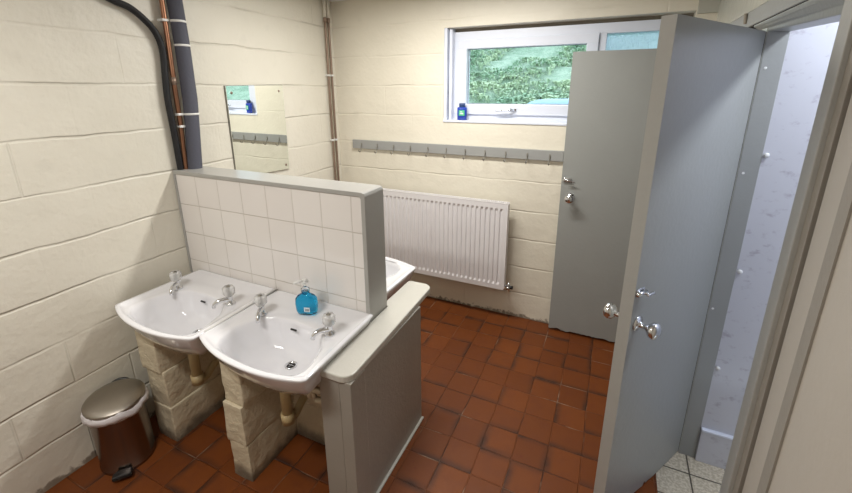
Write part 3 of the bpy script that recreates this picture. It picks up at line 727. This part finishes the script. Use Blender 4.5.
# ------------------------------------------------------------------ bottle on the window sill
G = empty('sill_bottle', (1.012, .030, WZ0+.003)); tag(G, 'small royal blue bottle with green label on the window sill', 'bottle'); G.rotation_euler = (0, 0, math.radians(12))
link('body', oval_stack(bmesh.new(), [(.026, .014, 0), (.032, .018, .003), (.033, .019, .04), (.033, .019, .078), (.030, .017, .085)], 28), MAT['bluebottle'], G, True)
link('cap', oval_stack(bmesh.new(), [(.020, .014, .084), (.021, .015, .086), (.021, .015, .108), (.018, .012, .112)], 24), MAT['navy'], G, True)
link('label_sticker', boxes([((-.020, -.0200, .030), (.019, -.0188, .066))], .0004), MAT['greenlabel'], G)
link('label_mark', boxes([((-.012, -.0206, .040), (.010, -.0199, .047)), ((-.012, -.0206, .052), (.004, -.0199, .058))]), MAT['soaplabel'], G)

# ------------------------------------------------------------------ outdoors
def hz(x, y):
    s = max(0, y-4.5); base = .0+.30*s+.004*s*s
    return base + .45*noise.fractal(Vector((x*.35, y*.35, 0)), 1, 2, 5)*min(1, s/2+.1)
bm = bmesh.new(); nx, ny = 110, 110
V = [[bm.verts.new((-16+34*i/nx, .3+30*(j/ny)**1.3, hz(-16+34*i/nx, .3+30*(j/ny)**1.3))) for i in range(nx+1)] for j in range(ny+1)]
for j in range(ny):
    for i in range(nx): bm.faces.new((V[j][i], V[j][i+1], V[j+1][i+1], V[j+1][i]))
m = NB('hillside_turf'); f = m.noise(1.4, 8, None, .7)
m.col(m.mix(m.ramp(f, .35, .65), (.22, .34, .24), (.40, .52, .40))); m.set(Roughness=.9); m.bump(m.noise(6, 6), .2)
o = link('ground_outside', bm, m.m, None, True); tag(o, 'green hillside rising outside the window', kind='structure')
bm = bmesh.new(); rnd = random.Random(4)
for i in range(14000):
    y = 7+17*rnd.random()**1.2; x = -9+13*rnd.random()
    if noise.noise(Vector((x*.45, y*.45, 7))) < -.12: continue
    z = hz(x, y); a = rnd.random()*2*PI; L = .07+.12*rnd.random()
    for k in range(3):
        aa = a+2.1*k; d = Vector((math.cos(aa), math.sin(aa), 0)); s = Vector((-d.y, d.x, 0))*L*.28; base = Vector((x, y, z-.02))
        v0 = bm.verts.new(base+d*L*.1); v1 = bm.verts.new(base+d*L*.55+s+Vector((0, 0, L*.9))); v2 = bm.verts.new(base+d*L*1.1+Vector((0, 0, L*.75))); v3 = bm.verts.new(base+d*L*.55-s+Vector((0, 0, L*.9)))
        bm.faces.new((v0, v1, v2, v3))
m = NB('bracken_green'); f = m.noise(.9, 4); m.col(m.mix(m.ramp(f, .35, .65), (.22, .38, .25), (.50, .62, .42))); m.set(Roughness=.7)
o = link('bracken', bm, m.m); tag(o, 'green bracken and rough grass covering the hillside outside', 'bracken', kind='stuff')
# car parked beyond the window, only its top showing
CA = empty('parked_car', (1.05, 5.6, -.03)); tag(CA, 'pale blue car parked outside, roof just above the window frame', 'car')
carpaint = paint('pale_blue_car_paint', (.32, .50, .66), .2, .03, 0, coat=.6)
def car_body():
    bm = bmesh.new(); prof = [(-1.9, .35), (-1.92, .72), (-1.75, .90), (-1.25, .98), (-.45, 1.42), (.9, 1.45), (1.65, 1.02), (1.95, .92), (2.0, .45), (1.8, .30), (-1.7, .28)]
    for sgn_ in (0,):
        a = []; b = []
        for x_, z_ in prof:
            w_ = .82 if z_ < 1.0 else .66
            a.append(bm.verts.new((x_, -w_, z_))); b.append(bm.verts.new((x_, w_, z_)))
        bm.faces.new(a); bm.faces.new(b[::-1])
        for i in range(len(prof)): bm.faces.new((a[i], b[i], b[(i+1) % len(prof)], a[(i+1) % len(prof)]))
    bmesh.ops.recalc_face_normals(bm, faces=bm.faces)
    bmesh.ops.bevel(bm, geom=list(bm.edges), offset=.05, segments=2, affect='EDGES'); return bm
link('car_body', car_body(), carpaint, CA, True)
link('side_window', boxes([((-.55, -.765, 1.02), (1.0, -.70, 1.30))], .02), MAT['navy'], CA)
link('roof_bar', boxes([((.15, -.55, 1.47), (.95, -.50, 1.50)), ((.15, -.55, 1.45), (.20, -.50, 1.48)), ((.90, -.55, 1.45), (.95, -.50, 1.48))], .005), MAT['black'], CA)
whl = None
for x_, y_ in ((-1.2, -.78), (1.25, -.78), (-1.2, .78), (1.25, .78)):
    if whl is None:
        whl = link('wheel', lathe(bmesh.new(), [(.12, -.09), (.28, -.10), (.32, -.07), (.32, .07), (.28, .10), (.12, .09)], 28, '-y'), MAT['black'], CA, True, (x_, y_, .32))
    else:
        q_ = whl.copy(); C.objects.link(q_); q_.parent = CA; q_.location = (x_, y_, .32)
